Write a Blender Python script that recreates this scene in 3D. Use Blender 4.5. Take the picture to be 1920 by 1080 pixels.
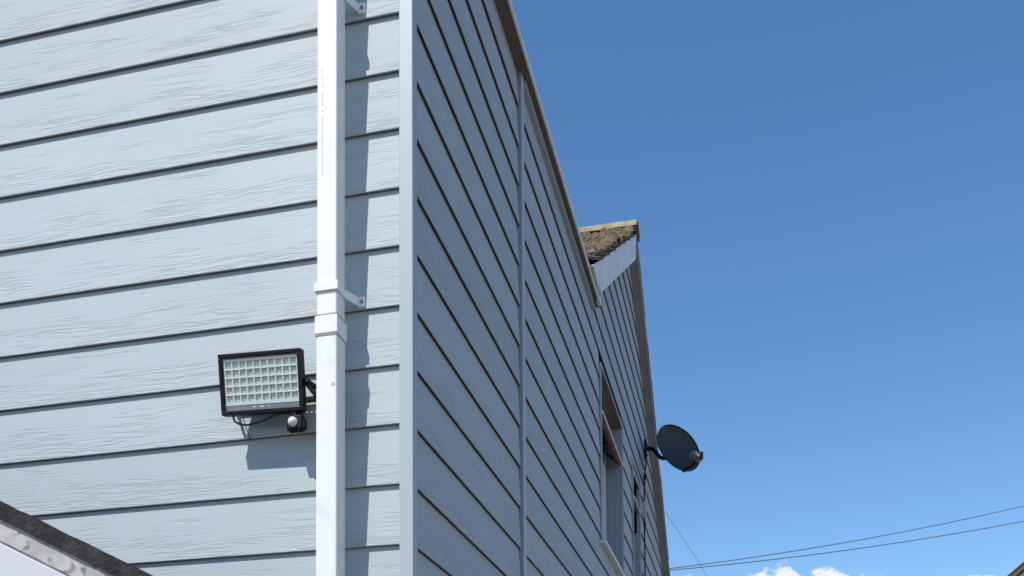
import bpy, bmesh, math, random
from mathutils import Vector, Matrix
random.seed(7)
for o in list(bpy.data.objects): bpy.data.objects.remove(o)
scn = bpy.context.scene
COL = scn.collection
R = math.radians

# ------------------------------------------------------------------ camera
CAM = Vector((0.802, -2.314, 1.65))
F_PX, CX, CY = 1883.1, 960.0, 1464.9
YAW, PITCH, ROLL = -0.2358, 0.0366, -0.0050
cr, sr = math.cos(YAW), math.sin(YAW)
cp, sp = math.cos(PITCH), math.sin(PITCH)
_r = Vector((cr, -sr, 0)); _f = Vector((sr*cp, cr*cp, sp)); _u = _r.cross(_f)
c_, s_ = math.cos(ROLL), math.sin(ROLL)
RT, UP, FW = (c_*_r + s_*_u), (-s_*_r + c_*_u), _f
cam_d = bpy.data.cameras.new('camera')
cam = bpy.data.objects.new('camera', cam_d); COL.objects.link(cam)
M = Matrix((RT, UP, -FW)).transposed().to_4x4(); M.translation = CAM
cam.matrix_world = M
cam_d.sensor_width = 36; cam_d.lens = 36*F_PX/1920
cam_d.shift_y = (CY-540)/1920; cam_d.shift_x = 0
cam_d.clip_start = 0.05; cam_d.clip_end = 5000
scn.camera = cam

# ------------------------------------------------------------------ sky, sun, exposure
TOSUN = Vector((-0.435, -1.0, 1.52)).normalized()
EL = math.asin(TOSUN.z); AZ = math.atan2(TOSUN.x, TOSUN.y)
world = bpy.data.worlds.new('World'); scn.world = world; world.use_nodes = True
wn, wl = world.node_tree.nodes, world.node_tree.links
wn.clear()
def N(nodes, t, **kw):
    n = nodes.new(t)
    for k, v in kw.items():
        if k in n.inputs.keys() if isinstance(k, str) else False: n.inputs[k].default_value = v
        else: setattr(n, k, v)
    return n
sky = wn.new('ShaderNodeTexSky'); sky.sky_type = 'NISHITA'; sky.sun_disc = False
sky.sun_elevation = EL; sky.sun_rotation = AZ
sky.air_density = 1.2; sky.dust_density = 0.0; sky.ozone_density = 6.0; sky.altitude = 0
bg = wn.new('ShaderNodeBackground'); bg.inputs['Strength'].default_value = 0.15
hs = wn.new('ShaderNodeHueSaturation'); hs.inputs['Saturation'].default_value = 1.115; hs.inputs['Value'].default_value = 1.05
wl.new(sky.outputs[0], hs.inputs['Color']); wl.new(hs.outputs[0], bg.inputs['Color'])
# low fair-weather cumulus all round the horizon
tc = wn.new('ShaderNodeTexCoord')
mp = wn.new('ShaderNodeMapping'); mp.inputs['Scale'].default_value = (1, 1, 1.3); mp.inputs['Location'].default_value = (0, 0, 0)
wl.new(tc.outputs['Generated'], mp.inputs['Vector'])
cn = wn.new('ShaderNodeTexNoise'); cn.noise_dimensions = '4D'
cn.inputs['Scale'].default_value = 16; cn.inputs['Detail'].default_value = 9; cn.inputs['Roughness'].default_value = 0.55
cn.inputs['W'].default_value = 54.4; mp.inputs['Rotation'].default_value = (0, 0, -0.048)
wl.new(mp.outputs[0], cn.inputs['Vector'])
sx = wn.new('ShaderNodeSeparateXYZ'); wl.new(tc.outputs['Generated'], sx.inputs[0])
mr = wn.new('ShaderNodeMapRange'); mr.inputs['From Min'].default_value = 0.19; mr.inputs['From Max'].default_value = 0.26
mr.inputs['To Min'].default_value = 0.350; mr.inputs['To Max'].default_value = 0.775
wl.new(sx.outputs['Z'], mr.inputs['Value'])
sub = wn.new('ShaderNodeMath'); sub.operation = 'SUBTRACT'
wl.new(cn.outputs['Fac'], sub.inputs[0]); wl.new(mr.outputs[0], sub.inputs[1])
mr2 = wn.new('ShaderNodeMapRange'); mr2.interpolation_type = 'SMOOTHSTEP'
mr2.inputs['From Min'].default_value = 0.0; mr2.inputs['From Max'].default_value = 0.05
wl.new(sub.outputs[0], mr2.inputs['Value'])
bg2 = wn.new('ShaderNodeBackground'); bg2.inputs['Color'].default_value = (0.93, 0.96, 1.0, 1); bg2.inputs['Strength'].default_value = 0.95
mx = wn.new('ShaderNodeMixShader'); wo = wn.new('ShaderNodeOutputWorld')
wl.new(mr2.outputs[0], mx.inputs[0]); wl.new(bg.outputs[0], mx.inputs[1]); wl.new(bg2.outputs[0], mx.inputs[2])
wl.new(mx.outputs[0], wo.inputs['Surface'])

sd = bpy.data.lights.new('sun', 'SUN'); sd.energy = 4.4; sd.angle = R(0.5); sd.color = (1.0, 0.965, 0.91)
so = bpy.data.objects.new('sun', sd); COL.objects.link(so)
so.rotation_euler = (-TOSUN).to_track_quat('-Z', 'Y').to_euler()
so.location = (-6, -8, 14)
scn.view_settings.view_transform = 'Standard'; scn.view_settings.look = 'None'
scn.view_settings.exposure = 0.0; scn.view_settings.gamma = 1.0; scn.view_settings.use_curve_mapping = False
scn.render.engine = 'CYCLES'
scn.render.resolution_x = 1024; scn.render.resolution_y = 576

# ------------------------------------------------------------------ materials
def material(name, col, rough=0.6, metal=0.0, spec=0.5):
    m = bpy.data.materials.new(name); m.use_nodes = True
    b = m.node_tree.nodes['Principled BSDF']
    b.inputs['Base Color'].default_value = (*col, 1); b.inputs['Roughness'].default_value = rough
    b.inputs['Metallic'].default_value = metal; b.inputs['Specular IOR Level'].default_value = spec
    return m, m.node_tree.nodes, m.node_tree.links, b
def mottle(name, c1, c2, scale=8, rough=0.6, detail=6, lo=0.35, hi=0.65, bump=0.0, bscale=None, stretch=(1, 1, 1), spec=0.5, bdist=0.004, coord='Object'):
    m, n, l, b = material(name, c1, rough, 0, spec)
    t = n.new('ShaderNodeTexCoord'); mpp = n.new('ShaderNodeMapping'); mpp.inputs['Scale'].default_value = stretch
    l.new(t.outputs[coord], mpp.inputs[0])
    ns = n.new('ShaderNodeTexNoise'); ns.inputs['Scale'].default_value = scale; ns.inputs['Detail'].default_value = detail
    ns.inputs['Roughness'].default_value = 0.6
    l.new(mpp.outputs[0], ns.inputs['Vector'])
    r = n.new('ShaderNodeMapRange'); r.inputs['From Min'].default_value = lo; r.inputs['From Max'].default_value = hi
    l.new(ns.outputs['Fac'], r.inputs['Value'])
    mix = n.new('ShaderNodeMix'); mix.data_type = 'RGBA'
    mix.inputs['A'].default_value = (*c1, 1); mix.inputs['B'].default_value = (*c2, 1)
    l.new(r.outputs[0], mix.inputs['Factor']); l.new(mix.outputs['Result'], b.inputs['Base Color'])
    if bump:
        n2 = n.new('ShaderNodeTexNoise'); n2.inputs['Scale'].default_value = bscale or scale*3; n2.inputs['Detail'].default_value = 5
        l.new(mpp.outputs[0], n2.inputs['Vector'])
        bp = n.new('ShaderNodeBump'); bp.inputs['Strength'].default_value = bump; bp.inputs['Distance'].default_value = bdist
        l.new(n2.outputs['Fac'], bp.inputs['Height']); l.new(bp.outputs[0], b.inputs['Normal'])
    return m

def cladding_material():
    # fibre-cement plank, blue-grey paint, embossed cedar grain running along local X
    m, n, l, b = material('cladding_paint', (0.42, 0.50, 0.57), 0.62, 0, 0.35)
    def math_(op, a=None, bb=None, c=None):
        k = n.new('ShaderNodeMath'); k.operation = op
        for i, v in enumerate((a, bb, c)):
            if v is None: continue
            if isinstance(v, (int, float)): k.inputs[i].default_value = v
            else: l.new(v, k.inputs[i])
        return k.outputs[0]
    t = n.new('ShaderNodeTexCoord'); oi = n.new('ShaderNodeObjectInfo')
    s = n.new('ShaderNodeSeparateXYZ'); l.new(t.outputs['Object'], s.inputs[0])
    x = math_('ADD', s.outputs['X'], math_('MULTIPLY', oi.outputs['Random'], 53.0))
    z = s.outputs['Z']
    # slow warp so that the grain wanders up and down the plank
    cw = n.new('ShaderNodeCombineXYZ'); l.new(math_('MULTIPLY', x, 2.6), cw.inputs[0]); l.new(math_('MULTIPLY', z, 9.0), cw.inputs[2])
    w = n.new('ShaderNodeTexNoise'); w.inputs['Scale'].default_value = 1.0; w.inputs['Detail'].default_value = 3; l.new(cw.outputs[0], w.inputs['Vector'])
    zz = math_('MULTIPLY_ADD', w.outputs['Fac'], 0.038, z)
    cg = n.new('ShaderNodeCombineXYZ'); l.new(math_('MULTIPLY', x, 4.6), cg.inputs[0]); l.new(math_('MULTIPLY', zz, 92.0), cg.inputs[2]); l.new(oi.outputs['Random'], cg.inputs[1])
    g = n.new('ShaderNodeTexNoise'); g.inputs['Scale'].default_value = 1.0; g.inputs['Detail'].default_value = 4; g.inputs['Roughness'].default_value = 0.55
    g.inputs['Distortion'].default_value = 0.2
    l.new(cg.outputs[0], g.inputs['Vector'])
    # thin contour grooves
    dv = math_('ABSOLUTE', math_('SUBTRACT', g.outputs['Fac'], 0.5))
    gr = n.new('ShaderNodeMapRange'); gr.interpolation_type = 'SMOOTHSTEP'
    gr.inputs['From Min'].default_value = 0.0; gr.inputs['From Max'].default_value = 0.075
    gr.inputs['To Min'].default_value = 1.0; gr.inputs['To Max'].default_value = 0.0
    l.new(dv, gr.inputs['Value'])
    # patches where the emboss is strong: broken along the board, stronger towards the butt edge
    cm = n.new('ShaderNodeCombineXYZ'); l.new(math_('MULTIPLY', x, 4.0), cm.inputs[0]); l.new(math_('MULTIPLY', z, 26.0), cm.inputs[2])
    mk = n.new('ShaderNodeTexNoise'); mk.inputs['Scale'].default_value = 1.0; mk.inputs['Detail'].default_value = 3; l.new(cm.outputs[0], mk.inputs['Vector'])
    bias = math_('MULTIPLY_ADD', z, -1.6, 0.14)
    mm = n.new('ShaderNodeMapRange'); mm.interpolation_type = 'SMOOTHSTEP'
    mm.inputs['From Min'].default_value = 0.44; mm.inputs['From Max'].default_value = 0.66
    l.new(math_('ADD', mk.outputs['Fac'], bias), mm.inputs['Value'])
    groove = math_('MULTIPLY', gr.outputs[0], mm.outputs[0])
    # fine all-over fibre
    cf = n.new('ShaderNodeCombineXYZ'); l.new(math_('MULTIPLY', x, 22.0), cf.inputs[0]); l.new(math_('MULTIPLY', zz, 210.0), cf.inputs[2])
    fb = n.new('ShaderNodeTexNoise'); fb.inputs['Scale'].default_value = 1.0; fb.inputs['Detail'].default_value = 3; l.new(cf.outputs[0], fb.inputs['Vector'])
    h = math_('ADD', math_('MULTIPLY', groove, -1.0), math_('MULTIPLY', fb.outputs['Fac'], 0.45))
    h = math_('ADD', h, math_('MULTIPLY', g.outputs['Fac'], 0.55))
    bp = n.new('ShaderNodeBump'); bp.inputs['Strength'].default_value = 1.0; bp.inputs['Distance'].default_value = 0.0006
    l.new(h, bp.inputs['Height']); l.new(bp.outputs[0], b.inputs['Normal'])
    # paint: faint batch variation and weathering
    ns = n.new('ShaderNodeTexNoise'); ns.inputs['Scale'].default_value = 1.3; ns.inputs['Detail'].default_value = 6
    cb = n.new('ShaderNodeCombineXYZ'); l.new(x, cb.inputs[0]); l.new(math_('MULTIPLY', z, 3.0), cb.inputs[2]); l.new(cb.outputs[0], ns.inputs['Vector'])
    v = math_('ADD', math_('MULTIPLY', ns.outputs['Fac'], 0.16), math_('MULTIPLY', oi.outputs['Random'], 0.075))
    v = math_('ADD', v, 0.88)
    v = math_('SUBTRACT', v, math_('MULTIPLY', groove, 0.085))
    vm = n.new('ShaderNodeVectorMath'); vm.operation = 'SCALE'; vm.inputs[0].default_value = (0.452, 0.508, 0.518); l.new(v, vm.inputs['Scale'])
    l.new(vm.outputs[0], b.inputs['Base Color'])
    return m

M_CLAD = cladding_material()
M_BUTT = mottle('butt_edge_shade_dark', (0.03, 0.034, 0.045), (0.045, 0.048, 0.06), 20, 0.9)  # plank undersides: shade under the laps put into the colour
M_BUTT2 = mottle('butt_edge_shade_light', (0.12, 0.125, 0.14), (0.16, 0.165, 0.175), 20, 0.9)  # lighter copy for the sunlit wall, lap shade again in the colour
M_REVEAL = mottle('reveal_shade_paint', (0.27, 0.31, 0.335), (0.30, 0.34, 0.365), 4, 0.55)  # darker copy of the trim paint, recess shade put into the colour
M_LIGHTTRIM = mottle('light_trim_paint', (0.52, 0.54, 0.58), (0.48, 0.50, 0.54), 4, 0.45)
M_TRIM = mottle('trim_paint', (0.415, 0.465, 0.49), (0.44, 0.49, 0.515), 3, 0.45, bump=0.15, bscale=60, stretch=(1, 1, 0.15), bdist=0.001)
M_BACK = mottle('dark_membrane', (0.03, 0.03, 0.035), (0.05, 0.05, 0.055), 5, 0.8)
M_SOFFIT = mottle('brown_soffit', (0.14, 0.11, 0.085), (0.21, 0.17, 0.135), 6, 0.6, stretch=(3, 0.6, 3), bump=0.2)
M_WHITE = mottle('white_upvc', (0.78, 0.79, 0.78), (0.66, 0.665, 0.65), 2.2, 0.38, lo=0.52, hi=0.82, stretch=(2, 2, 0.6))
M_BARGE = mottle('white_bargeboard', (0.88, 0.875, 0.85), (0.72, 0.72, 0.70), 4, 0.5, lo=0.45, hi=0.8)
M_BLACK = mottle('black_aluminium', (0.006, 0.0055, 0.007), (0.011, 0.010, 0.011), 30, 0.5, spec=0.25)
M_RUBBER = mottle('black_cable', (0.012, 0.012, 0.013), (0.02, 0.02, 0.022), 30, 0.5)
M_CHAR = mottle('charcoal_dish', (0.024, 0.027, 0.034), (0.033, 0.037, 0.046), 14, 0.55)
M_GREY = mottle('grey_plastic', (0.33, 0.33, 0.31), (0.42, 0.41, 0.38), 12, 0.45)
M_HORN = mottle('dull_grey_horn', (0.10, 0.10, 0.10), (0.30, 0.29, 0.27), 30, 0.45)
M_ZINC = mottle('zinc_screw', (0.35, 0.35, 0.34), (0.2, 0.2, 0.2), 90, 0.4)
M_DARKROOM = mottle('dark_room', (0.06, 0.055, 0.05), (0.08, 0.07, 0.06), 3, 0.9)
M_VENT = mottle('brown_vent_frame', (0.13, 0.10, 0.075), (0.17, 0.13, 0.10), 10, 0.6)
M_VENTDARK = mottle('dark_painted_glass', (0.02, 0.022, 0.024), (0.035, 0.034, 0.033), 25, 0.12)  # opaque vent pane: dark reflection and dim interior put into the colour
M_BLIND = mottle('tan_blind', (0.32, 0.25, 0.18), (0.40, 0.32, 0.24), 10, 0.7, stretch=(1, 8, 1))
M_TILE = mottle('concrete_tile', (0.105, 0.072, 0.052), (0.17, 0.12, 0.085), 9, 0.9, lo=0.3, hi=0.7, bump=0.8, bscale=40, bdist=0.01)
M_MOSS = mottle('moss', (0.07, 0.05, 0.028), (0.24, 0.175, 0.105), 22, 0.95, bump=0.8, bscale=60, bdist=0.01, coord='Generated')
M_LICHEN = mottle('lichen_ridge', (0.36, 0.33, 0.19), (0.22, 0.185, 0.125), 10, 0.9, bump=0.6, bscale=40, bdist=0.008)
M_ROOF = mottle('roof_tile_dark', (0.14, 0.09, 0.065), (0.09, 0.065, 0.05), 4, 0.9, bump=0.6)
M_FELT = mottle('weathered_felt', (0.018, 0.016, 0.018), (0.055, 0.048, 0.046), 26, 0.95, lo=0.42, hi=0.72, bump=1.0, bscale=90, bdist=0.006)
M_WHITEBOARD = mottle('painted_board', (0.64, 0.635, 0.65), (0.58, 0.575, 0.58), 5, 0.5, lo=0.4, hi=0.8, stretch=(1, 1, 1))
M_RENDER = mottle('grey_render', (0.30, 0.29, 0.28), (0.36, 0.35, 0.33), 7, 0.9, bump=0.5, bscale=80)
M_BRICK = None
M_VERGE = mottle('grey_brown_verge', (0.30, 0.28, 0.27), (0.37, 0.35, 0.34), 6, 0.7, bump=0.3)
M_LEDBACK = mottle('reflector_grey_green', (0.60, 0.665, 0.60), (0.66, 0.72, 0.64), 60, 0.4)
M_LEDGRID = mottle('reflector_white', (0.92, 0.95, 0.90), (0.88, 0.92, 0.86), 40, 0.35)
M_LED = mottle('led_phosphor', (0.66, 0.71, 0.62), (0.60, 0.65, 0.57), 80, 0.5)
M_STRIP = mottle('lamp_grey_strip', (0.27, 0.29, 0.31), (0.22, 0.24, 0.26), 20, 0.45)
M_LENS = mottle('white_dome_lens', (0.74, 0.76, 0.76), (0.66, 0.68, 0.69), 40, 0.25)
M_PRINT = mottle('faint_grey_print', (0.76, 0.765, 0.745), (0.84, 0.845, 0.82), 30, 0.5)
M_WIRE = mottle('wire_sheath', (0.11, 0.14, 0.19), (0.15, 0.18, 0.23), 3, 0.6)
M_GROUND = mottle('concrete_ground', (0.125, 0.10, 0.078), (0.165, 0.135, 0.105), 0.8, 0.9, bump=0.4, bscale=20)

def stained_board():
    m = mottle('stained_board', (0.56, 0.54, 0.51), (0.40, 0.385, 0.36), 14, 0.8, lo=0.38, hi=0.6, stretch=(1, 1, 1.4))
    n, l = m.node_tree.nodes, m.node_tree.links
    b = n['Principled BSDF']; src = b.inputs['Base Color'].links[0].from_socket
    t = n.new('ShaderNodeTexCoord')
    a = n.new('ShaderNodeTexNoise'); a.inputs['Scale'].default_value = 38; a.inputs['Detail'].default_value = 6; l.new(t.outputs['Object'], a.inputs['Vector'])
    r = n.new('ShaderNodeMapRange'); r.inputs['From Min'].default_value = 0.56; r.inputs['From Max'].default_value = 0.66; l.new(a.outputs['Fac'], r.inputs['Value'])
    x = n.new('ShaderNodeMix'); x.data_type = 'RGBA'; l.new(r.outputs[0], x.inputs['Factor']); l.new(src, x.inputs['A']); x.inputs['B'].default_value = (0.20, 0.185, 0.17, 1)
    a2 = n.new('ShaderNodeTexNoise'); a2.inputs['Scale'].default_value = 17; l.new(t.outputs['Object'], a2.inputs['Vector'])
    r2 = n.new('ShaderNodeMapRange'); r2.inputs['From Min'].default_value = 0.6; r2.inputs['From Max'].default_value = 0.72; l.new(a2.outputs['Fac'], r2.inputs['Value'])
    y = n.new('ShaderNodeMix'); y.data_type = 'RGBA'; l.new(r2.outputs[0], y.inputs['Factor']); l.new(x.outputs['Result'], y.inputs['A']); y.inputs['B'].default_value = (0.40, 0.47, 0.41, 1)
    l.new(y.outputs['Result'], b.inputs['Base Color'])
    return m
M_STAIN = stained_board()
def pipe_material():
    m, n, l, b = material('white_downpipe', (0.82, 0.825, 0.80), 0.32)
    g = n.new('ShaderNodeNewGeometry')
    def spots(prev, pos, rad, col, soft):
        d = n.new('ShaderNodeVectorMath'); d.operation = 'DISTANCE'; d.inputs[1].default_value = pos; l.new(g.outputs['Position'], d.inputs[0])
        r = n.new('ShaderNodeMapRange'); r.interpolation_type = 'SMOOTHSTEP'; r.inputs['From Min'].default_value = rad*soft; r.inputs['From Max'].default_value = rad
        r.inputs['To Min'].default_value = 1; r.inputs['To Max'].default_value = 0; l.new(d.outputs['Value'], r.inputs['Value'])
        x = n.new('ShaderNodeMix'); x.data_type = 'RGBA'; l.new(r.outputs[0], x.inputs['Factor']); l.new(prev, x.inputs['A']); x.inputs['B'].default_value = (*col, 1)
        return x.outputs['Result']
    ns = n.new('ShaderNodeTexNoise'); ns.inputs['Scale'].default_value = 9; ns.inputs['Detail'].default_value = 8; l.new(g.outputs['Position'], ns.inputs['Vector'])
    r = n.new('ShaderNodeMapRange'); r.inputs['From Min'].default_value = 0.55; r.inputs['From Max'].default_value = 0.8; l.new(ns.outputs['Fac'], r.inputs['Value'])
    x = n.new('ShaderNodeMix'); x.data_type = 'RGBA'; l.new(r.outputs[0], x.inputs['Factor']); x.inputs['A'].default_value = (0.885, 0.88, 0.845, 1); x.inputs['B'].default_value = (0.70, 0.70, 0.66, 1)
    c = spots(x.outputs['Result'], (-0.172, -0.09, 2.70), 0.0075, (0.52, 0.46, 0.27), 0.3)
    for p in ((-0.21, -0.09, 2.815), (-0.205, -0.09, 2.655), (-0.175, -0.09, 2.652), (-0.21, -0.09, 2.585), (-0.208, -0.09, 2.36)):
        c = spots(c, p, 0.0035, (0.74, 0.73, 0.69), 0.2)
    l.new(c, b.inputs['Base Color'])
    return m
M_PIPE = pipe_material()
def glass_material():
    m = bpy.data.materials.new('window_glass'); m.use_nodes = True
    n, l = m.node_tree.nodes, m.node_tree.links; n.clear()
    o = n.new('ShaderNodeOutputMaterial'); x = n.new('ShaderNodeMixShader'); t = n.new('ShaderNodeBsdfTransparent'); g = n.new('ShaderNodeBsdfGlossy')
    g.inputs['Roughness'].default_value = 0.02
    fr = n.new('ShaderNodeFresnel'); fr.inputs['IOR'].default_value = 1.5
    t.inputs['Color'].default_value = (0.93, 0.96, 0.95, 1)
    l.new(fr.outputs[0], x.inputs[0]); l.new(t.outputs[0], x.inputs[1]); l.new(g.outputs[0], x.inputs[2]); l.new(x.outputs[0], o.inputs[0])
    return m
M_GLASS = glass_material()
def brick_material():
    m, n, l, b = material('red_brick', (0.3, 0.15, 0.1), 0.9)
    t = n.new('ShaderNodeTexCoord'); mpp = n.new('ShaderNodeMapping'); mpp.inputs['Rotation'].default_value = (R(90), 0, 0)
    l.new(t.outputs['Object'], mpp.inputs[0])
    k = n.new('ShaderNodeTexBrick'); k.inputs['Scale'].default_value = 4.4; k.inputs['Color1'].default_value = (0.25, 0.12, 0.08, 1); k.inputs['Color2'].default_value = (0.33, 0.17, 0.11, 1)
    k.inputs['Mortar'].default_value = (0.4, 0.37, 0.33, 1); k.inputs['Mortar Size'].default_value = 0.02
    l.new(mpp.outputs[0], k.inputs['Vector']); l.new(k.outputs['Color'], b.inputs['Base Color'])
    return m
M_BRICK = brick_material()

# ------------------------------------------------------------------ helpers
def tag(o, label=None, cat=None, group=None, kind=None):
    if label: o['label'] = label
    if cat: o['category'] = cat
    if group: o['group'] = group
    if kind: o['kind'] = kind
    return o
def wloc(o):
    v = Vector((0, 0, 0))
    while o is not None: v += o.location; o = o.parent
    return v
def empty(name, loc):
    o = bpy.data.objects.new(name, None); COL.objects.link(o); o.location = loc; o.empty_display_size = 0.1; return o
class MB:
    def __init__(s): s.v = []; s.f = []
    def add(s, vs, fs):
        k = len(s.v); s.v += [tuple(v) for v in vs]; s.f += [tuple(i+k for i in f) for f in fs]; return s
    def box(s, x0, x1, y0, y1, z0, z1):
        x0, x1 = min(x0, x1), max(x0, x1); y0, y1 = min(y0, y1), max(y0, y1); z0, z1 = min(z0, z1), max(z0, z1)
        return s.add([(x0,y0,z0),(x1,y0,z0),(x1,y1,z0),(x0,y1,z0),(x0,y0,z1),(x1,y0,z1),(x1,y1,z1),(x0,y1,z1)],
                     [(3,2,1,0),(4,5,6,7),(0,1,5,4),(1,2,6,5),(2,3,7,6),(3,0,4,7)])
    def prism(s, a, b):              # two matching polygons
        n = len(a); return s.add(list(a)+list(b), [tuple(range(n))[::-1], tuple(range(n, 2*n))] + [(i, (i+1) % n, n+(i+1) % n, n+i) for i in range(n)])
    def tube(s, pts, r, n=10, cap=True):
        pts = [Vector(p) for p in pts]; rings = []
        up = None
        for i, p in enumerate(pts):
            d = (pts[min(i+1, len(pts)-1)] - pts[max(i-1, 0)]).normalized()
            if up is None: up = Vector((0, 0, 1)) if abs(d.z) < 0.9 else Vector((1, 0, 0))
            a = d.cross(up).normalized(); bb = a.cross(d).normalized(); up = bb
            rr = r[i] if isinstance(r, (list, tuple)) else r
            rings.append([p + rr*(math.cos(2*math.pi*k/n)*a + math.sin(2*math.pi*k/n)*bb) for k in range(n)])
        vs = [v for ring in rings for v in ring]; fs = []
        for i in range(len(pts)-1):
            for k in range(n): fs.append((i*n+k, i*n+(k+1) % n, (i+1)*n+(k+1) % n, (i+1)*n+k))
        if cap: fs += [tuple(range(n))[::-1], tuple((len(pts)-1)*n+k for k in range(n))]
        return s.add(vs, fs)
    def build(s, name, mat, parent=None, bevel=0.0, smooth=False, mtx=None, seg=2):
        me = bpy.data.meshes.new(name)
        off = wloc(parent) if parent else Vector((0, 0, 0))
        vs = [Vector(v) for v in s.v]
        if mtx is not None: vs = [mtx @ v for v in vs]
        me.from_pydata([v-off for v in vs], [], s.f)
        bm = bmesh.new(); bm.from_mesh(me); bmesh.ops.recalc_face_normals(bm, faces=bm.faces[:])
        if bevel: bmesh.ops.bevel(bm, geom=bm.edges[:], offset=bevel, segments=seg, affect='EDGES', profile=0.5, clamp_overlap=True)
        bm.to_mesh(me); bm.free()
        if smooth:
            me.shade_smooth()
            me.set_sharp_from_angle(angle=R(40))
        me.materials.append(mat)
        o = bpy.data.objects.new(name, me); COL.objects.link(o)
        if parent: o.parent = parent
        return o

# ------------------------------------------------------------------ ground
bx = MB(); S = 1500
g = MB().add([(-S,-S,0),(S,-S,0),(S,S,0),(-S,S,0)], [(0,1,2,3)]).build('ground', M_GROUND)
tag(g, kind='structure')

# ------------------------------------------------------------------ house
EX, Z0 = 0.15, 3.676          # plank exposure, level of one butt edge
EAVE = 4.41
YA, ZA = 4.60, 5.80           # apex of the cross gable (outer tile line)
PL, PR = 0.656, 0.675
YEND = 7.28
house = empty('house', (0, 0, 0))
tag(house, 'house clad in pale blue-grey lapped planks with a tiled gable at its far end', 'house')
def ztop_l(y): return ZA - PL*(YA-y)
def ztop_r(y): return ZA - PR*(y-YA)

# plank in its own frame: X along, Y into the wall, Z up from the butt edge
def plank(parent, a0, a1, z, side, za=None, cut_l=None, cut_r=None, top=None):
    h = 0.176 if top is None else top
    def dep(zz): return 0.004 + 0.0098*zz/EX
    sec = [(0.0058, 0.0), (0.004+0.0001, 0.0016), (dep(h), h), (dep(h)+0.0085, h), (0.0137, 0.0)]
    L = lambda zz: a0 if cut_l is None else max(a0, cut_l(z+zz))
    Rr = lambda zz: a1 if cut_r is None else min(a1, cut_r(z+zz))
    if Rr(0)-L(0) < 0.02: return None
    base = L(0)
    A = [(L(zz)-base, d, zz) for d, zz in sec]; B = [(max(Rr(zz), L(zz)+0.001)-base, d, zz) for d, zz in sec]
    o = MB().prism(A, B).build('plank', M_CLAD, None)
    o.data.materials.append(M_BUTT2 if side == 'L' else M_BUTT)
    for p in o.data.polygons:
        if p.normal.z < -0.95: p.material_index = 1  # downward faces take the painted lap shade
    o.parent = parent
    jit = random.uniform(-0.0012, 0.0012)
    if side == 'L': o.location = (base, 0, z+jit)
    else: o.location = (0, base, z+jit); o.rotation_euler = (0, 0, R(90))
    return o

# left wall: backing plus planks
wl1 = MB().box(-4.0, -0.024, 0.024, 0.16, 0, EAVE).build('wall', M_BACK, house)
wl1['label'] = 'sunlit plank-clad wall with the downpipe and floodlight'
for nrow in range(-24, 5):
    z = Z0 + nrow*EX
    plank(wl1, -4.0, -0.034, z, 'L', top=min(0.176, EAVE+0.02-z))
# right wall: backing boxes round the window openings, planks cut at openings
W1 = (3.22, 4.145, 3.205, 4.19); W2 = (4.765, 5.20, 3.205, 4.18)
bk = MB()
ys = [0.024, W1[0]-0.016, W1[1]+0.016, W2[0]-0.016, W2[1]+0.016, YEND-0.02]
bk.box(-0.15, -0.024, ys[0], ys[1], 0, EAVE).box(-0.15, -0.024, ys[2], ys[3], 0, EAVE).box(-0.15, -0.024, ys[4], ys[5], 0, ztop_r(YEND)-0.2)
bk.box(-0.15, -0.024, ys[1], ys[2], 0, W1[2]-0.024).box(-0.15, -0.024, ys[1], ys[2], W1[3]+0.014, EAVE)
bk.box(-0.15, -0.024, ys[3], ys[4], 0, W2[2]-0.024).box(-0.15, -0.024, ys[3], ys[4], W2[3]+0.014, EAVE)
pol = [(3.0, EAVE), (YEND-0.02, ztop_r(YEND)-0.2), (YA, ZA-0.22)]
zq = ztop_r(YEND)-0.2
bk.prism([(-0.15, 2.95, EAVE), (-0.15, 5.2, EAVE), (-0.15, 5.2, zq), (-0.15, YEND-0.02, zq), (-0.15, YA, ZA-0.22)],
         [(-0.026, 2.95, EAVE), (-0.026, 5.2, EAVE), (-0.026, 5.2, zq), (-0.026, YEND-0.02, zq), (-0.026, YA, ZA-0.22)])
wr = bk.build('wall', M_BACK, house)
wr['label'] = 'shaded plank-clad side wall with two windows'
cutl = lambda z: YA - (ZA-0.16-z)/PL if z > EAVE-0.02 else -99
cutr = lambda z: YA + (ZA-0.088-z)/PR
JY = 1.206
for nrow in range(-24, 5):
    z = Z0 + nrow*EX
    plank(wr, 0.036, JY, z, 'R', top=min(0.176, EAVE+0.02-z))
for nrow in range(-24, 14):
    z = Z0 + nrow*EX
    if z > ZA-0.27: break
    mid = z + EX/2
    ops = [w for w in (W1, W2) if w[2]-0.02 < mid < w[3]+0.02]
    a = JY+0.045; segs = []
    for w in ops: segs.append((a, w[0]-0.012)); a = w[1]+0.022
    segs.append((a, YEND-0.03))
    for s0, s1 in segs:
        top = 0.176
        if nrow == 4 : top = 0.176
        plank(wr, s0, s1, z, 'R', cut_l=cutl if z > EAVE-0.1 else None, cut_r=cutr if z > 3.5 else None, top=top)

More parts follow.
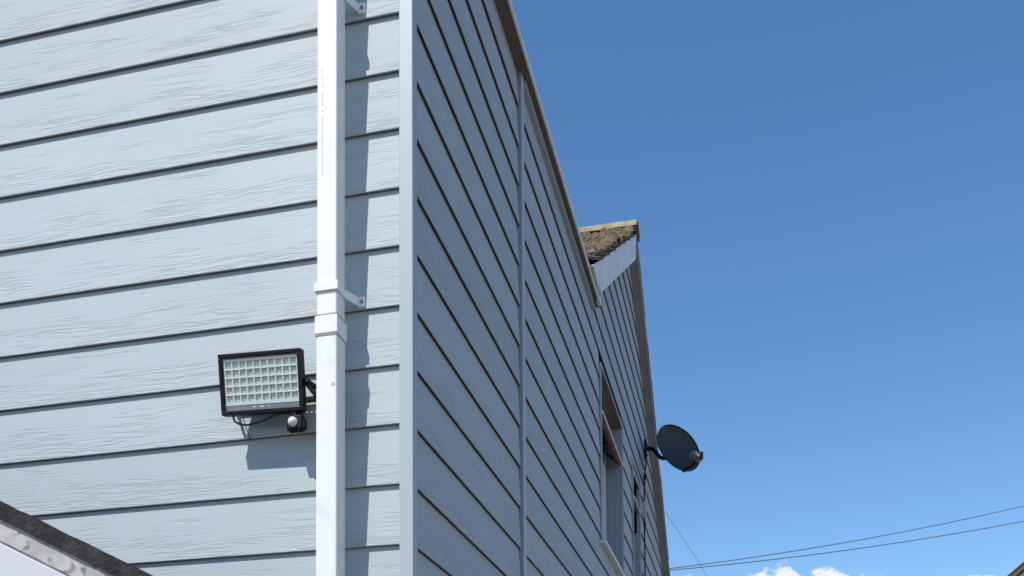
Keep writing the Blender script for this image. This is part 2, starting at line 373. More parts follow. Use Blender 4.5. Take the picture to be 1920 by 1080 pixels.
# corner post trims and the vertical joint strip
ct = MB().prism([(-0.036,0,0.0),(0,0,0.0),(0,0.036,0.0),(-0.016,0.036,0.0),(-0.016,0.016,0.0),(-0.036,0.016,0.0)],
                [(-0.036,0,EAVE),(0,0,EAVE),(0,0.036,EAVE),(-0.016,0.036,EAVE),(-0.016,0.016,EAVE),(-0.036,0.016,EAVE)]).build('corner_trim', M_TRIM, house, bevel=0.0022)
jt = MB().box(-0.013, 0.0045, JY+0.009, JY+0.046, 0, EAVE).build('joint_strip', M_LIGHTTRIM, house, bevel=0.0015)
MB().box(-0.016, 0.0012, JY+0.003, JY+0.0085, 0, EAVE).build('joint_gap_shade', M_REVEAL, house)  # darker strip added to draw the shade line of the open joint
MB().box(-0.0225, -0.0165, JY, JY+0.046, 0, EAVE).build('joint_gap_backing', M_BACK, house)
MB().box(-0.02, 0.045, YEND-0.03, YEND+0.04, 0, ztop_r(YEND)-0.23).build('corner_board', M_VERGE, house, bevel=0.003)

# eaves: brown soffit, slim pale fascia; white gutter round the left wall eave
eav = MB().box(-0.02, 0.030, -0.03, 2.99, EAVE, EAVE+0.012).build('soffit', M_SOFFIT, house)
MB().box(-0.012, 0.010, JY+0.05, 2.97, EAVE-0.022, EAVE-0.0015).build('eave_batten', M_TRIM, house, bevel=0.001)
fas = MB().box(0.030, 0.038, -0.04, 2.94, EAVE-0.003, EAVE+0.018).build('fascia', M_BARGE, house, bevel=0.002)
MB().box(0.022, 0.043, 2.90, 2.955, EAVE-0.012, EAVE+0.03).build('fascia_end_cap', M_BARGE, house, bevel=0.004)
MB().box(-4.0, 0.0, -0.03, 0.024, EAVE+0.013, EAVE+0.025).build('soffit', M_SOFFIT, house)
MB().box(-4.0, 0.03, -0.045, -0.030, EAVE+0.0, EAVE+0.12).build('fascia', M_BARGE, house)
gm = MB(); prof = [(-0.047-0.05+0.05*math.cos(t), EAVE+0.09+0.05*math.sin(t)) for t in [math.pi*(1+k/10) for k in range(11)]]
inn = [(-0.047-0.05+0.046*math.cos(t), EAVE+0.09+0.046*math.sin(t)) for t in [math.pi*(2-k/10) for k in range(11)]]
pp = prof + inn
gm.prism([(-4.0, y, z) for y, z in pp], [(0.03, y, z) for y, z in pp]).build('gutter', M_WHITE, house)

# near hipped roof (mostly above the frame)
zr = EAVE+0.03
def slab(poly, th):
    return [Vector(p) for p in poly], [Vector(p)+Vector((0, 0, th)) for p in poly]
A, B, C_, D = (0.0,-0.05,zr),(0.0,3.0,zr),(-4.0,3.0,zr),(-4.0,-0.05,zr)
P1, P2 = (-1.9, 1.6, zr+0.75), (-4.0, 1.6, zr+0.75)
rf = MB()
for poly in ([A,P1,P2,D],[A,B,P1],[B,C_,P2,P1]):
    a, b = slab(poly, 0.045); rf.prism(a, b)
rf.build('roof', M_ROOF, house)

# cross gable roof: deck, individual tiles, ridge tiles, moss
VX = 0.06
deck = MB()
def gdeck(yf, zf, off0, off1):
    a = [(VX-0.012, YA, ZA-off0), (VX-0.012, yf, zf-off0), (VX-0.012, yf, zf-off1), (VX-0.012, YA, ZA-off1)]
    b = [(-4.0, p[1], p[2]) for p in a]
    deck.prism(a, b)
gdeck(2.61, ztop_l(2.61), 0.065, 0.085); gdeck(YEND+0.06, ztop_r(YEND+0.06), 0.065, 0.085)
groof = deck.build('roof', M_ROOF, house)
groof['label'] = 'mossy brown tiled roof of the far gable'
def tile_mesh():
    nx, nl = 8, 2; W, Lh = 0.298, 0.37
    top = []; vs = []; fs = []
    for j in range(nl+1):
        for i in range(nx+1):
            t = i/nx
            zz = 0.016*math.sin(t*2*math.pi)**2 + 0.01
            vs.append((t*W, j*Lh/nl, zz + 0.026*(1-j/nl)))
    k = len(vs)
    for j in range(nl+1):
        for i in range(nx+1):
            x, y, z = vs[j*(nx+1)+i]; vs.append((x, y, z-0.016))
    w = nx+1
    for j in range(nl):
        for i in range(nx):
            a = j*w+i; fs.append((a, a+1, a+w+1, a+w)); fs.append((k+a+w, k+a+w+1, k+a+1, k+a))
    for i in range(nx): fs.append((k+i, k+i+1, i+1, i)); a = nl*w+i; fs.append((a, a+1, k+a+1, k+a))
    for j in range(nl): a = j*w; fs.append((a, a+w, k+a+w, k+a)); a = j*w+nx; fs.append((k+a, k+a+w, a+w, a))
    me = bpy.data.meshes.new('tile'); me.from_pydata(vs, [], fs); me.materials.append(M_TILE); me.shade_smooth(); me.set_sharp_from_angle(angle=R(50))
    return me
TM = tile_mesh()
def tiles(yfoot, side, cols):
    pitch = math.atan(PL if side < 0 else PR)
    Ls = abs(YA-yfoot)/math.cos(pitch); rows = int(Ls/0.30)+1
    up = Vector((0, -side*math.cos(pitch), math.sin(pitch)))
    nrm = Vector((0, side*math.sin(pitch), math.cos(pitch)))
    for rr in range(rows):
        for c in range(cols):
            o = bpy.data.objects.new('tile', TM); COL.objects.link(o); o.parent = groof
            d = Ls - (rr+1)*0.30 + 0.30 if rr else Ls
            d = Ls - rr*0.30
            if d < 0.32: continue
            foot = Vector((0, YA, ZA-0.066)) - up*d
            xd = Vector((1, 0, 0)) if side < 0 else Vector((-1, 0, 0))
            x0 = VX - 0.298*(c+1) if side < 0 else VX - 0.298*c
            m = Matrix((xd, up, nrm)).transposed().to_4x4()
            m = m @ Matrix.Rotation(random.uniform(-0.012, 0.012), 4, 'Z')
            m.translation = Vector((x0, foot.y, foot.z)) + nrm*random.uniform(0, 0.006)
            o.matrix_local = m
tiles(2.63, -1, 6); tiles(YEND+0.08, 1, 3)
def ridge_mesh():
    mbv = []; fs = []; n = 8; L = 0.46
    for x in (0, -L):
        for rad in (0.105, 0.088):
            for k in range(n+1):
                t = math.pi*k/n; mbv.append((x, rad*math.cos(t), 0.75*rad*math.sin(t)))
    w = n+1
    for k in range(n):
        fs.append((k, k+1, 2*w+k+1, 2*w+k)); fs.append((w+k+1, w+k, 3*w+k, 3*w+k+1))
        fs.append((k+1, k, w+k, w+k+1)); fs.append((2*w+k, 2*w+k+1, 3*w+k+1, 3*w+k))
    me = bpy.data.meshes.new('ridge_tile'); me.from_pydata(mbv, [], fs); me.materials.append(M_LICHEN); me.shade_smooth(); me.set_sharp_from_angle(angle=R(50)); return me
RM = ridge_mesh()
for k in range(6):
    o = bpy.data.objects.new('ridge_tile', RM); COL.objects.link(o); o.parent = groof
    o.location = (VX+0.01-0.452*k, YA, ZA-0.055+random.uniform(-0.004, 0.004)); o.rotation_euler = (0, random.uniform(-0.01, 0.01), 0)
mm = MB()
rng = random.Random(3)
pitch = math.atan(PL); upv = Vector((0, math.cos(pitch), math.sin(pitch))); nv = Vector((0, -math.sin(pitch), math.cos(pitch)))
for k in range(620):
    d = rng.uniform(0.06, 2.25); x = VX - 0.006 - rng.uniform(0, 1.0)**1.4
    c = Vector((x, YA, ZA-0.025)) - upv*d + nv*rng.uniform(-0.005, 0.012)
    r0 = rng.uniform(0.014, 0.042); vs = []; fs = []
    for (i, ph) in enumerate((0.0, 0.5, 1.0)):
        for j in range(6):
            th = 2*math.pi*(j+rng.uniform(-.2, .2))/6; rr = r0*(1.0, 0.8, 0.3)[i]*rng.uniform(0.8, 1.2)
            vs.append(c + Vector((1,0,0))*rr*math.cos(th) + upv*rr*math.sin(th) + nv*(ph*r0*0.9*rng.uniform(.6, 1.1)))
    for i in range(2):
        for j in range(6): fs.append((i*6+j, i*6+(j+1) % 6, (i+1)*6+(j+1) % 6, (i+1)*6+j))
    fs.append(tuple(12+j for j in range(6))); mm.add(vs, fs)
mo = mm.build('moss', M_MOSS, groof); mo['kind'] = 'stuff'
# bargeboards and verge soffits
def raking(name, ya, yb, zfun, o0, o1, x0, x1, mat, bevel=0.0):
    a = [(x0, ya, zfun(ya)-o0), (x0, yb, zfun(yb)-o0), (x0, yb, zfun(yb)-o1), (x0, ya, zfun(ya)-o1)]
    return MB().prism(a, [(x1, p[1], p[2]) for p in a]).build(name, mat, house, bevel=bevel)
zc = EAVE+0.021
bb_ = [(YA-(ZA-0.062-zc)/PL, zc), (YA-(ZA-0.242-zc)/PL, zc), (YA, ZA-0.242), (YA, ZA-0.062)]
MB().prism([(0.040, y, z) for y, z in bb_], [(0.054, y, z) for y, z in bb_]).build('bargeboard', M_BARGE, house, bevel=0.002)
raking('bargeboard', YA+0.002, YEND+0.06, ztop_r, 0.062, 0.108, 0.045, 0.058, M_VERGE, 0.002)
raking('verge_soffit', 3.0, YA, ztop_l, 0.20, 0.215, -0.01, 0.039, M_SOFFIT)
raking('verge_soffit', YA+0.002, YEND+0.06, ztop_r, 0.088, 0.10, -0.01, 0.044, M_VERGE)
MB().box(-3.9, -0.16, 0.17, YEND, -0.0, 0.02).build('floor', M_DARKROOM, house)
MB().box(-4.0, -3.88, 0.17, YEND, 0, EAVE).build('wall', M_RENDER, house)
MB().box(-3.87, -0.17, YEND-0.14, YEND-0.03, 0, 3.7).build('wall', M_RENDER, house)

# windows
def window(w, vent_open, z_trans):
    y0, y1, z0, z1 = w
    fr = MB(); D0, D1 = -0.155, -0.105; t = 0.055
    fr.box(D0, D1, y0+0.012, y0+0.012+t, z0+0.02, z1-0.012).box(D0, D1, y1-0.012-t, y1-0.012, z0+0.02, z1-0.012)
    fr.box(D0, D1, y0+0.012+t, y1-0.012-t, z0+0.02, z0+0.02+t).box(D0, D1, y0+0.012+t, y1-0.012-t, z1-0.012-t, z1-0.012)
    fr.box(D0, D1, y0+0.012+t, y1-0.012-t, z_trans-0.025, z_trans+0.025).box(D0, D1, y0+0.012+t, y1-0.012-t, 4.06, z1-0.012-t)
    win = fr.build('window', M_WHITE, house, bevel=0.003)
    MB().box(-0.134, -0.128, y0+0.06, y1-0.06, z0+0.07, z_trans-0.02).build('pane', M_GLASS, win)
    # reveal linings and head soffit
    MB().box(-0.15, -0.001, y1, y1+0.014, z0, z1).build('reveal', M_REVEAL, win, bevel=0.0015)
    MB().box(-0.15, -0.001, y0-0.014, y0, z0, z1).build('reveal', M_REVEAL, win, bevel=0.0015)
    MB().box(-0.15, -0.002, y0-0.012, y1+0.012, z1+0.0005, z1+0.012).build('head_soffit', M_SOFFIT, win)
    MB().box(-0.16, 0.022, y0-0.012, y1+0.004, z0-0.022, z0-0.001).build('sill', M_WHITE, win, bevel=0.003)
    # edge trims on the wall face
    MB().box(-0.004, 0.003, y0-0.02, y0-0.001, z0, z1+0.018).build('edge_trim', M_TRIM, win)
    MB().box(-0.004, 0.003, y1+0.0145, y1+0.026, z0, z1+0.018).build('edge_trim', M_TRIM, win)
    MB().box(-0.004, 0.003, y0-0.0005, y1+0.014, z1+0.003, z1+0.018).build('edge_trim', M_TRIM, win)
    # top-hung vent swung outwards about its top edge
    zh = 4.05; ang = math.atan2(0.122, zh-3.947); H = math.hypot(0.122, zh-3.947)
    v = MB(); ya, yb = y0+0.02, y1-0.02; tt = 0.035; th = 0.022
    v.box(-th, 0, ya, ya+tt, -H, 0).box(-th, 0, yb-tt, yb, -H, 0).box(-th, 0, ya+tt, yb-tt, -H, -H+tt).box(-th, 0, ya+tt, yb-tt, -tt, 0)
    mt = Matrix.Translation((-0.122, 0, zh)) @ Matrix.Rotation(-ang, 4, 'Y')
    v.build('vent_frame', M_VENT, win, bevel=0.002, mtx=mt)
    MB().box(-0.006, 0.003, ya-0.004, yb+0.004, -H-0.007, -H-0.0005).build('vent_edge', M_WHITE, win, mtx=mt)
    MB().box(-0.014, -0.010, ya+tt-0.005, yb-tt+0.005, -H+tt-0.005, -tt+0.005).build('vent_pane', M_VENTDARK, win, mtx=mt)
    return win
w1 = window(W1, True, 3.90); w1['label'] = 'nearer window with its top vent open'
w2 = window(W2, True, 3.90); w2['label'] = 'narrow farther window'
bl = MB()
for k in range(5): bl.box(-0.215+0.004*k, -0.20+0.004*k, W1[0]+0.03, W1[1]-0.03, 4.10-0.045*k, 4.14-0.045*k)
bl.build('blind', M_BLIND, w1)

# ------------------------------------------------------------------ downpipe on the sunlit wall
dp = empty('downpipe', (-0.19, -0.062, 0.0))
tag(dp, 'square white plastic downpipe running up the sunlit wall beside the corner', 'downpipe')
PX0, PX1, PY0, PY1 = -0.217, -0.163, -0.090, -0.035
MB().box(PX0+0.001, PX1-0.001, PY0+0.001, PY1-0.001, 2.84, EAVE+0.04).build('upper_pipe', M_PIPE, dp, bevel=0.004, seg=3)
MB().box(PX0, PX1, PY0, PY1, 0.25, 2.829).build('lower_pipe', M_PIPE, dp, bevel=0.004, seg=3)
MB().box(PX0-0.003, PX1+0.003, PY0-0.003, PY1+0.003, 2.826, 2.8715).build('coupler', M_PIPE, dp, bevel=0.003, seg=3)
MB().box(PX0-0.0005, PX1+0.0005, PY0-0.0005, PY1+0.0005, 2.8735, 2.8765).build('coupler_seal', M_GREY, dp)
MB().box(PX0-0.0015, PX1+0.0015, PY0-0.0015, PY1+0.0015, 2.8225, 2.8255).build('coupler_seal', M_GREY, dp)
def clip(z, nm='bracket'):
    b = MB()
    e = 0.004; zz0, zz1 = z-0.011, z+0.011
    b.box(PX0-e, PX1+e, PY0-e, PY0-0.0003, zz0, zz1)                       # front strap
    b.box(PX0-e, PX0-0.0003, PY0, PY1, zz0, zz1); b.box(PX1+0.0003, PX1+e, PY0, PY1-0.01, zz0, zz1)
    # arms to the wall lugs
    for s, X in ((1, PX1), (-1, PX0)):
        xa, xb = X+s*0.0005, X+s*0.018
        b.prism([(xa, PY1-0.012, zz0), (xa+s*0.004, PY1-0.012, zz0), (xb+s*0.004, -0.002, zz0), (xb, -0.002, zz0)],
                [(xa, PY1-0.012, zz1), (xa+s*0.004, PY1-0.012, zz1), (xb+s*0.004, -0.002, zz1), (xb, -0.002, zz1)])
        b.box(xb, xb+s*0.018, -0.002, 0.0055, z-0.013, z+0.013)
    o = b.build(nm, M_PIPE, dp, bevel=0.001)
    for s, X in ((1, PX1), (-1, PX0)):
        q = MB().tube([(X+s*0.029, -0.0045, z), (X+s*0.029, 0.004, z)], 0.0045, 8).build('screw', M_ZINC, o)
clip(2.943); clip(3.70); clip(1.6)
pm = MB(); rg = random.Random(5); z = 3.49
while z > 3.22:
    h = rg.choice((0.003, 0.004, 0.006, 0.009)); pm.box(-0.2035, -0.2015, PY0-0.0001, PY0+0.0006, z-h, z); z -= h+rg.choice((0.0025, 0.004, 0.012))
pm.build('printed_mark', M_PRINT, dp)
MB().box(PX0, PX1, -0.16, PY1, 0.10, 0.16).build('shoe', M_PIPE, dp, bevel=0.004)

# ------------------------------------------------------------------ floodlight with motion sensor
fl = empty('floodlight', (-0.369, -0.03, 2.66))
tag(fl, 'black framed LED floodlight with motion sensor mounted on the sunlit plank wall', 'floodlight')
tl, tr, bl_, br = Vector((-0.481,-0.098,2.804)), Vector((-0.259,-0.098,2.795)), Vector((-0.479,-0.068,2.662)), Vector((-0.258,-0.068,2.655))
cen = (tl+tr+bl_+br)/4
ex = ((tr-tl)+(br-bl_)).normalized(); ez = ((tl-bl_)+(tr-br)); ez = (ez-ex*ez.dot(ex)).normalized(); ey = ez.cross(ex)  # ey points into the wall
FM = Matrix((ex, ey, ez)).transposed().to_4x4(); FM.translation = cen
HW, HH = (tr-tl).length/2, (tl-bl_).length/2
bz = 0.0100
fr = MB()
fr.box(-HW, HW, 0, 0.024, HH-bz, HH).box(-HW, HW, 0, 0.024, -HH, -HH+bz).box(-HW, -HW+bz, 0, 0.024, -HH+bz, HH-bz).box(HW-bz, HW, 0, 0.024, -HH+bz, HH-bz)
frm = fr.build('frame', M_BLACK, fl, bevel=0.0016, mtx=FM)
hb = MB().box(-HW+0.004, HW-0.004, 0.020, 0.026, -HH+0.004, HH-0.004)
for k in range(15): x = -HW+0.03+k*(2*HW-0.06)/14; hb.box(x-0.0015, x+0.0015, 0.026, 0.036, -HH+0.012, HH-0.012)
hb.box(-0.05, 0.05, 0.026, 0.042, -0.045, 0.045)
hb.build('heat_sink', M_BLACK, fl, mtx=FM)
IW, IH0, IH1 = HW-bz, -HH+bz+0.013, HH-bz
pnl = MB().box(-IW, IW, 0.012, 0.016, IH0, IH1).build('led_panel', M_LEDBACK, fl, mtx=FM)
gx0, gx1, gz0, gz1 = -IW+0.004, IW-0.003, IH0+0.006, IH1-0.006
cw, chh = (gx1-gx0)/10, (gz1-gz0)/5
grd = MB()
for i in range(11): x = gx0+i*cw; grd.box(x-0.0013, x+0.0013, 0.0055, 0.0118, gz0, gz1)
for j in range(6): zz = gz0+j*chh; grd.box(gx0-0.0013, gx1+0.0013, 0.0050, 0.0117, zz-0.0021, zz+0.0021)
grd.box(-IW, IW, 0.0052, 0.0119, IH0, gz0-0.0022).box(gx1+0.0014, IW, 0.0052, 0.0119, gz0-0.002, IH1)
grd.build('reflector_grid', M_LEDGRID, pnl, mtx=FM)
cell = None
for j in range(5):
    for i in range(10):
        cxx, czz = gx0+(i+.5)*cw, gz0+(j+.5)*chh
        if cell is None:
            me = bpy.data.meshes.new('led_cell'); q = MB(); a, b2 = 0.0058, 0.0040
            q.prism([(-a, 0.0, -a), (a, 0.0, -a), (a, 0.0, a), (-a, 0.0, a)], [(-b2, -0.0028, -b2), (b2, -0.0028, -b2), (b2, -0.0028, b2), (-b2, -0.0028, b2)])
            me.from_pydata(q.v, [], q.f); bm = bmesh.new(); bm.from_mesh(me); bmesh.ops.recalc_face_normals(bm, faces=bm.faces[:]); bm.to_mesh(me); bm.free()
            me.materials.append(M_LED); cell = me
        o = bpy.data.objects.new('led_cell', cell); COL.objects.link(o); o.parent = pnl
        m = FM @ Matrix.Translation((cxx, 0.0119, czz)); m.translation = m.translation - wloc(fl); o.matrix_local = m
MB().box(-IW, IW, 0.006, 0.016, -HH+bz, IH0-0.0005).build('lower_strip', M_STRIP, fl, mtx=FM)
lm = MB()
for (x, w) in ((-0.022, 0.007), (-0.001, 0.009), (0.018, 0.004)): lm.box(x-w/2, x+w/2, 0.0052, 0.0062, -HH+bz+0.0055, -HH+bz+0.0085)
lm.build('printed_mark', M_LEDGRID, fl, mtx=FM)
MB().add([(-IW,0.003,-HH+bz),(IW,0.003,-HH+bz),(IW,0.003,HH-bz),(-IW,0.003,HH-bz)],[(0,1,2,3)]).build('cover_glass', M_GLASS, fl, mtx=FM)
# U bracket: two side arms pivoting on the housing, a cross bar against the wall
ub = MB()
pv_r = FM @ Vector((HW+0.002, 0.016, -0.004)); pv_l = FM @ Vector((-HW-0.002, 0.016, -0.004))
for pv, s in ((pv_r, 1), (pv_l, -1)):
    wl_ = Vector((pv.x+s*0.003, -0.004, pv.z-0.012))
    d = Vector((0, 0, 0.009)); e = Vector((s*0.003, 0, 0))
    ub.prism([pv-d, pv+d, pv+d+e, pv-d+e], [wl_-d, wl_+d, wl_+d+e, wl_-d+e])
ub.box(pv_l.x-0.004, pv_r.x+0.052, -0.0045, -0.001, pv_r.z-0.024, pv_r.z-0.008)
ub.build('bracket', M_BLACK, fl, bevel=0.0008)
MB().prism([pv_r+Vector((0.001,-0.006,0.008)), pv_r+Vector((0.006,-0.006,0.008)), pv_r+Vector((0.006,-0.006,-0.004)), pv_r+Vector((0.001,-0.006,-0.004))],
           [Vector((pv_r.x+0.032,-0.005,pv_r.z-0.008)), Vector((pv_r.x+0.040,-0.005,pv_r.z-0.008)), Vector((pv_r.x+0.040,-0.005,pv_r.z-0.018)), Vector((pv_r.x+0.032,-0.005,pv_r.z-0.018))]).build('brace', M_BLACK, fl, bevel=0.0008)
MB().tube([pv_r-Vector((0.004,0,0)), pv_r+Vector((0.008,0,0))], 0.007, 10).build('pivot_bolt', M_BLACK, fl, smooth=True)
# motion sensor
sc = Vector((-0.288, -0.060, 2.631))
sn = MB().box(sc.x-0.021, sc.x+0.020, sc.y-0.002, sc.y+0.022, sc.z-0.020, sc.z+0.017)
sn.box(sc.x+0.014, sc.x+0.026, sc.y+0.004, sc.y+0.020, sc.z-0.018, sc.z+0.010)
sen = sn.build('motion_sensor', M_BLACK, fl, bevel=0.004)
MB().box(sc.x+0.002, sc.x+0.018, sc.y+0.004, sc.y+0.018, sc.z+0.012, sc.z+0.038).build('sensor_neck', M_BLACK, sen, bevel=0.002)
for k, dx in enumerate((-0.010, 0.002, 0.014)): MB().tube([(sc.x+dx, sc.y+0.008, sc.z-0.018), (sc.x+dx, sc.y+0.008, sc.z-0.0245)], 0.003, 8).build('dial', M_BLACK, sen)
dm = MB(); nn = 14
rings = [(0.0125*math.cos(t), 0.0125*math.sin(t)) for t in [R(90)*k/5 for k in range(6)]]
vs = []; fs = []
for rr, hh in rings:
    for k in range(nn): vs.append((sc.x-0.003+rr*math.cos(2*math.pi*k/nn), sc.y-0.002-hh, sc.z-0.001+rr*math.sin(2*math.pi*k/nn)))
for i in range(5):
    for k in range(nn): fs.append((i*nn+k, i*nn+(k+1) % nn, (i+1)*nn+(k+1) % nn, (i+1)*nn+k))
fs.append(tuple(range(nn)))
dm.add(vs, fs).build('dome_lens', M_LENS, sen, smooth=True)
def smooth_path(pts, n=8):
    pts = [Vector(p) for p in pts]; out = []
    for i in range(len(pts)-1):
        p0, p1, p2, p3 = pts[max(i-1, 0)], pts[i], pts[i+1], pts[min(i+2, len(pts)-1)]
        for k in range(n):
            t = k/n; out.append(0.5*((2*p1)+(-p0+p2)*t+(2*p0-5*p1+4*p2-p3)*t*t+(-p0+3*p1-3*p2+p3)*t**3))
    return out+[pts[-1]]
MB().tube(smooth_path([(-0.462,-0.046,2.672),(-0.455,-0.050,2.652),(-0.428,-0.050,2.640),(-0.385,-0.052,2.643),(-0.340,-0.054,2.655),(-0.310,-0.054,2.657),(-0.292,-0.052,2.647)]), 0.0026, 8).build('cable', M_RUBBER, fl, smooth=True)
MB().tube(smooth_path([(-0.437,-0.046,2.668),(-0.440,-0.022,2.648),(-0.442,0.006,2.626)]), 0.0012, 6).build('thin_dark_strand', M_RUBBER, fl)  # thin dark strand from the housing down to the planks

# ------------------------------------------------------------------ satellite dish on the far wall
sdish = empty('satellite_dish', (0.0, 5.64, 4.585))
tag(sdish, 'dark grey satellite dish on a short arm under the far gable', 'satellite dish')
dc = Vector((0.286, 5.33, 4.462))
vv = (CAM-dc).normalized()
rr_ = Vector((0,0,1)).cross(vv).normalized(); uu_ = vv.cross(rr_).normalized()
dn = (vv*math.cos(R(53)) + math.sin(R(53))*(0.79*rr_ + 0.61*uu_)).normalized()
du = (Vector((0,0,1)) - dn*dn.z).normalized(); dr = du.cross(dn).normalized()
DM = Matrix((dr, du, dn)).transposed().to_4x4(); DM.translation = dc
ra, rb, dep = 0.204, 0.196, 0.065
vs = []; fs = []; nr, na = 7, 36
for layer in (0, 1):
    for i in range(1, nr+1):
        t = i/nr
        for k in range(na):
            th = 2*math.pi*k/na; vs.append((ra*t*math.cos(th), rb*t*math.sin(th), dep*(t*t-1)-layer*0.004))
    vs.append((0, 0, -dep-layer*0.004))
nv1 = nr*na+1
for layer in (0, 1):
    b0 = layer*nv1
    for k in range(na):
        f = (b0+nr*na, b0+k, b0+(k+1) % na); fs.append(f if layer == 0 else f[::-1])
        for i in range(nr-1):
            f = (b0+i*na+k, b0+(i+1)*na+k, b0+(i+1)*na+(k+1) % na, b0+i*na+(k+1) % na); fs.append(f if layer == 0 else f[::-1])
for k in range(na): fs.append(((nr-1)*na+k, nv1+(nr-1)*na+k, nv1+(nr-1)*na+(k+1) % na, (nr-1)*na+(k+1) % na))
rfl = MB().add(vs, fs).build('reflector', M_CHAR, sdish, smooth=True, mtx=DM)
rim = MB().tube([DM @ Vector((ra*math.cos(2*math.pi*k/36), rb*math.sin(2*math.pi*k/36), 0)) for k in range(37)], 0.005, 6, cap=False).build('rim', M_CHAR, rfl, smooth=True)
back = DM @ Vector((0, -0.02, -dep-0.03))
root = Vector((0.0, 5.64, 4.585))
MB().box(-0.004, 0.012, 5.60, 5.68, 4.50, 4.66).build('wall_plate', M_BLACK, sdish, bevel=0.003)
MB().tube(smooth_path([root, root+Vector((0.06, -0.01, -0.004)), root.lerp(back, 0.6)+Vector((0.0, 0.02, -0.022)), back]), 0.016, 10).build('mounting_arm', M_BLACK, sdish, smooth=True)
for dz in (0.045, -0.045): MB().tube([(0.010, 5.64, 4.585+dz), (0.024, 5.64, 4.585+dz)], 0.012, 8).build('bolt', M_ZINC, sdish)
MB().tube([(0.035, 5.60, 4.60), (0.035, 5.585, 4.60)], 0.011, 8).build('bolt', M_ZINC, sdish)
MB().box(-0.05, 0.05, -0.07, 0.05, -dep-0.035, -dep-0.006).build('back_clamp', M_BLACK, sdish, bevel=0.004, mtx=DM)
lnb = DM @ Vector((0.0, -0.175, 0.155))
MB().tube(smooth_path([DM @ Vector((0, -rb-0.004, -0.004)), DM @ Vector((0, -rb-0.012, 0.05)), DM @ Vector((0, -0.215, 0.115)), lnb]), 0.011, 8).build('feed_arm', M_BLACK, sdish, smooth=True)
aim = (DM @ Vector((0, 0.0, -0.03)) - lnb).normalized()
MB().tube([lnb-aim*0.05, lnb-aim*0.02, lnb-aim*0.019, lnb+aim*0.015, lnb+aim*0.016, lnb+aim*0.034], [0.026, 0.026, 0.033, 0.033, 0.039, 0.039], 14).build('feed_horn', M_HORN, sdish, smooth=True)
MB().tube([lnb+aim*0.034, lnb+aim*0.040], 0.030, 14).build('feed_cap', M_LENS, sdish)
MB().tube([lnb-aim*0.048, lnb-aim*0.066, lnb-aim*0.066+Vector((0,0,0.05))], 0.013, 8).build('feed_housing', M_BLACK, sdish, smooth=True)

# cable run and little boxes below the dish
cb = empty('coaxial_cable', (0.012, 5.47, 3.3))
tag(cb, 'thin dark cable with a clip and pale conduit running down below the satellite dish', 'cable')
MB().tube(smooth_path([(0.006,5.62,4.53),(0.012,5.56,4.44),(0.008,5.49,4.34),(0.008,5.46,4.24),(0.008,5.445,3.9),(0.008,5.44,3.0)]), 0.006, 8).build('cable', M_RUBBER, cb)
MB().box(0.000, 0.022, 5.455, 5.485, 4.285, 4.32).build('junction_clip', M_BLACK, cb, bevel=0.004)
MB().tube([(0.014, 5.42, 3.98), (0.014, 5.42, 4.10)], 0.013, 10).build('conduit', M_TRIM, cb, smooth=True)
MB().box(0.000, 0.020, 5.425, 5.455, 3.91, 3.94).build('junction_clip', M_BLACK, cb, bevel=0.004)

# ------------------------------------------------------------------ lean-to at the foot of the sunlit wall
lt = empty('lean_to', (-1.4, -0.3, 0.0))
tag(lt, 'low sloping lean-to roof with dark felt edge and stained verge boards', 'lean-to')
SL = 0.497
def zl(x): return 2.336 - SL*(x+0.760)
def rake(name, x0, x1, y0, y1, o0, o1, mat, bevel=0.0, wob=0.0, n=1):
    m = MB()
    if n == 1:
        a = [(x0, zl(x0)-o0), (x1, zl(x1)-o0), (x1, zl(x1)-o1), (x0, zl(x0)-o1)]
        m.prism([(x, y0, z) for x, z in a], [(x, y1, z) for x, z in a])
    else:
        rg = random.Random(11); top = []; bot = []
        for k in range(n+1):
            x = x0+(x1-x0)*k/n; top.append((x, zl(x)-o0+rg.uniform(-wob, wob))); bot.append((x, zl(x)-o1+rg.uniform(-wob, wob)))
        vs = []; fs = []
        for (x, zt), (_, zb) in zip(top, bot):
            yf = y0+rg.uniform(-wob, wob)
            vs += [(x, yf, zt), (x, y1, zt-0.07), (x, y1, zb-0.07), (x, yf, zb)]
        for k in range(n):
            b = 4*k
            for i in range(4): fs.append((b+i, b+(i+1) % 4, b+4+(i+1) % 4, b+4+i))
        fs += [(0,1,2,3), (4*n+3,4*n+2,4*n+1,4*n)]
        m.add(vs, fs)
    return m.build(name, mat, lt, bevel=bevel)
rake('felt_roof', -2.6, -0.12, -0.512, -0.004, 0.0, 0.0385, M_FELT, n=120, wob=0.0011)
rake('verge_board', -2.6, -0.14, -0.504, -0.47, 0.039, 0.0865, M_STAIN, 0.0015)
rake('bead', -2.6, -0.14, -0.500, -0.472, 0.0868, 0.0905, M_GREY)
rake('bargeboard', -2.6, -0.14, -0.506, -0.474, 0.0908, 0.168, M_WHITEBOARD, 0.0015)
m = MB(); a = [(-2.5, 0), (-0.25, 0), (-0.25, zl(-0.25)-0.12), (-2.5, zl(-2.5)-0.12)]
m.prism([(x, -0.46, z) for x, z in a], [(x, -0.03, z) for x, z in a]).build('wall', M_RENDER, lt)

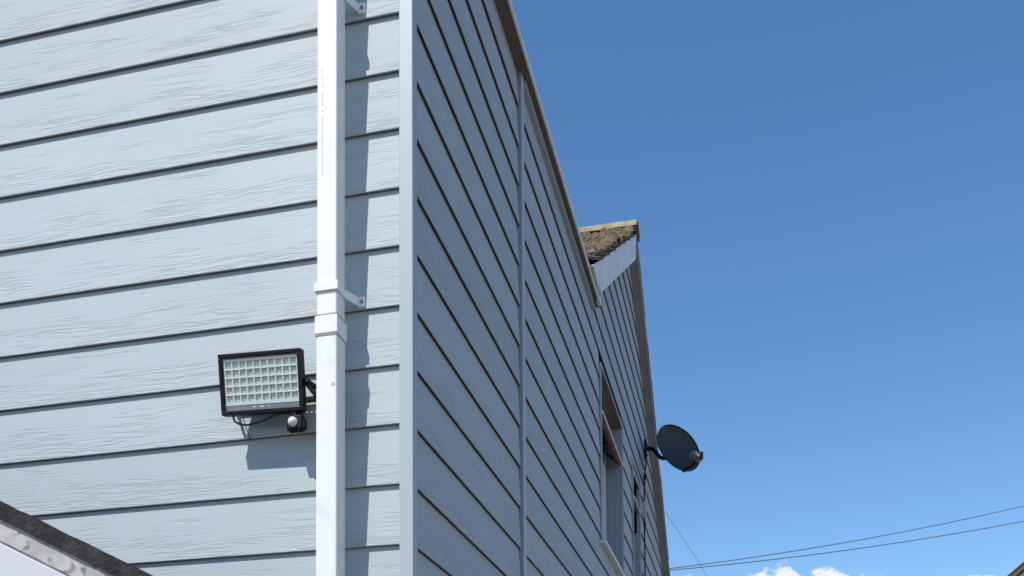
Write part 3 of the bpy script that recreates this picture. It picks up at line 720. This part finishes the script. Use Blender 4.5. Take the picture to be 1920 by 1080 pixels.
# ------------------------------------------------------------------ neighbouring house, its roof edge in the lower right corner
def ray(px, py): return (FW + RT*((px-CX)/F_PX) - UP*((py-CY)/F_PX))
def on_plane(px, py, p0, nrm):
    d = ray(px, py); return CAM + d*((Vector(p0)-CAM).dot(Vector(nrm))/d.dot(Vector(nrm)))
NY = 15.0
q0 = on_plane(1889, 1080, (0, NY, 0), (0, 1, 0)); q1 = on_plane(1921, 1053, (0, NY, 0), (0, 1, 0))
nsl = (q1.z-q0.z)/(q1.x-q0.x)
nh = empty('neighbour_house', (q0.x+2.8, NY+3, 0))
tag(nh, 'neighbouring brick house, dark roof edge showing at the lower right', 'house')
ax = q0.x+3.0; az = q0.z+nsl*3.0; ex0 = q0.x-0.35; ez0 = q0.z-nsl*0.35; ex1 = 2*ax-ex0
wb = MB().prism([(ex0+0.3, NY+0.3, 0), (ex1-0.3, NY+0.3, 0), (ex1-0.3, NY+0.3, ez0), (ax, NY+0.3, az-0.35), (ex0+0.3, NY+0.3, ez0)],
                [(ex0+0.3, NY+7, 0), (ex1-0.3, NY+7, 0), (ex1-0.3, NY+7, ez0), (ax, NY+7, az-0.35), (ex0+0.3, NY+7, ez0)]).build('wall', M_BRICK, nh)
for s, xe in ((-1, ex0), (1, ex1)):
    a = [(xe, ez0), (ax, az), (ax, az-0.11), (xe, ez0-0.11)]
    MB().prism([(x, NY, z) for x, z in a], [(x, NY+7.2, z) for x, z in a]).build('roof', M_ROOF, nh)
    a = [(xe+0.02, ez0-0.115), (ax, az-0.115), (ax, az-0.34), (xe+0.02, ez0-0.34)]
    MB().prism([(x, NY+0.03, z) for x, z in a], [(x, NY+0.08, z) for x, z in a]).build('bargeboard', M_SOFFIT, nh)
    a = [(xe, ez0+0.03), (ax, az+0.03), (ax, az+0.002), (xe, ez0+0.002)]
    MB().prism([(x, NY-0.02, z) for x, z in a], [(x, NY+0.12, z) for x, z in a]).build('verge_cap', M_GREY, nh)
for wx in (ax-1.3, ax+0.5):
    for wz in (0.9, 3.4):
        f = MB().box(wx, wx+0.9, NY+0.26, NY+0.31, wz, wz+1.1).build('window', M_WHITE, nh)
        MB().box(wx+0.07, wx+0.83, NY+0.245, NY+0.259, wz+0.07, wz+1.03).build('pane', M_GLASS, f)

# ------------------------------------------------------------------ overhead wires
def wire(pix, A, B, rad, label):
    A, B = Vector((*A, 0)), Vector((*B, 0)); d = (B-A).normalized(); nrm = Vector((d.y, -d.x, 0))
    pts = [on_plane(px, py, A, nrm) for px, py in pix]
    ts = [(p-A).dot(d) for p in pts]; zs = [p.z for p in pts]
    # quadratic through the run, so the wire hangs as a smooth sag and goes on past the frame
    n = len(ts); S_ = [sum(t**k for t in ts) for k in range(5)]; Y_ = [sum(z*t**k for t, z in zip(ts, zs)) for k in range(3)]
    m = Matrix(((S_[0], S_[1], S_[2]), (S_[1], S_[2], S_[3]), (S_[2], S_[3], S_[4]))); c = m.inverted() @ Vector(Y_)
    t0, t1 = wire.span(ts)
    P = [Vector((A.x+d.x*t, A.y+d.y*t, c[0]+c[1]*t+c[2]*t*t)) for t in [t0+(t1-t0)*k/60 for k in range(61)]]
    o = MB().tube(P, rad, 6).build('overhead_wire', M_WIRE, smooth=True)
    o.location = P[0]; 
    for v in o.data.vertices: v.co -= P[0]
    tag(o, label, 'wire', 'overhead wires behind the house'); return o
wire.span = lambda ts: (0.0, max(ts)+2.0)
wire([(1258,1063),(1311,1059),(1396,1052),(1488,1034),(1594,1014),(1665,1001),(1771,981),(1913,951)], (0.045, 7.31), (9.0, 12.5), 0.0048, 'upper of the two long wires running right from the house across the sky')
wire([(1258,1069),(1321,1063),(1396,1055),(1506,1042),(1594,1030),(1700,1015),(1771,1005),(1913,978)], (0.045, 7.31), (9.3, 12.0), 0.0048, 'lower of the two long wires running right from the house across the sky')
wire.span = lambda ts: (min(ts)-0.8, max(ts)+1.6)
wire([(1250,964),(1290,1023),(1326,1081)], (-1.0, 20.0), (3.0, 20.0), 0.0062, 'thin steep wire dropping down just right of the house end')
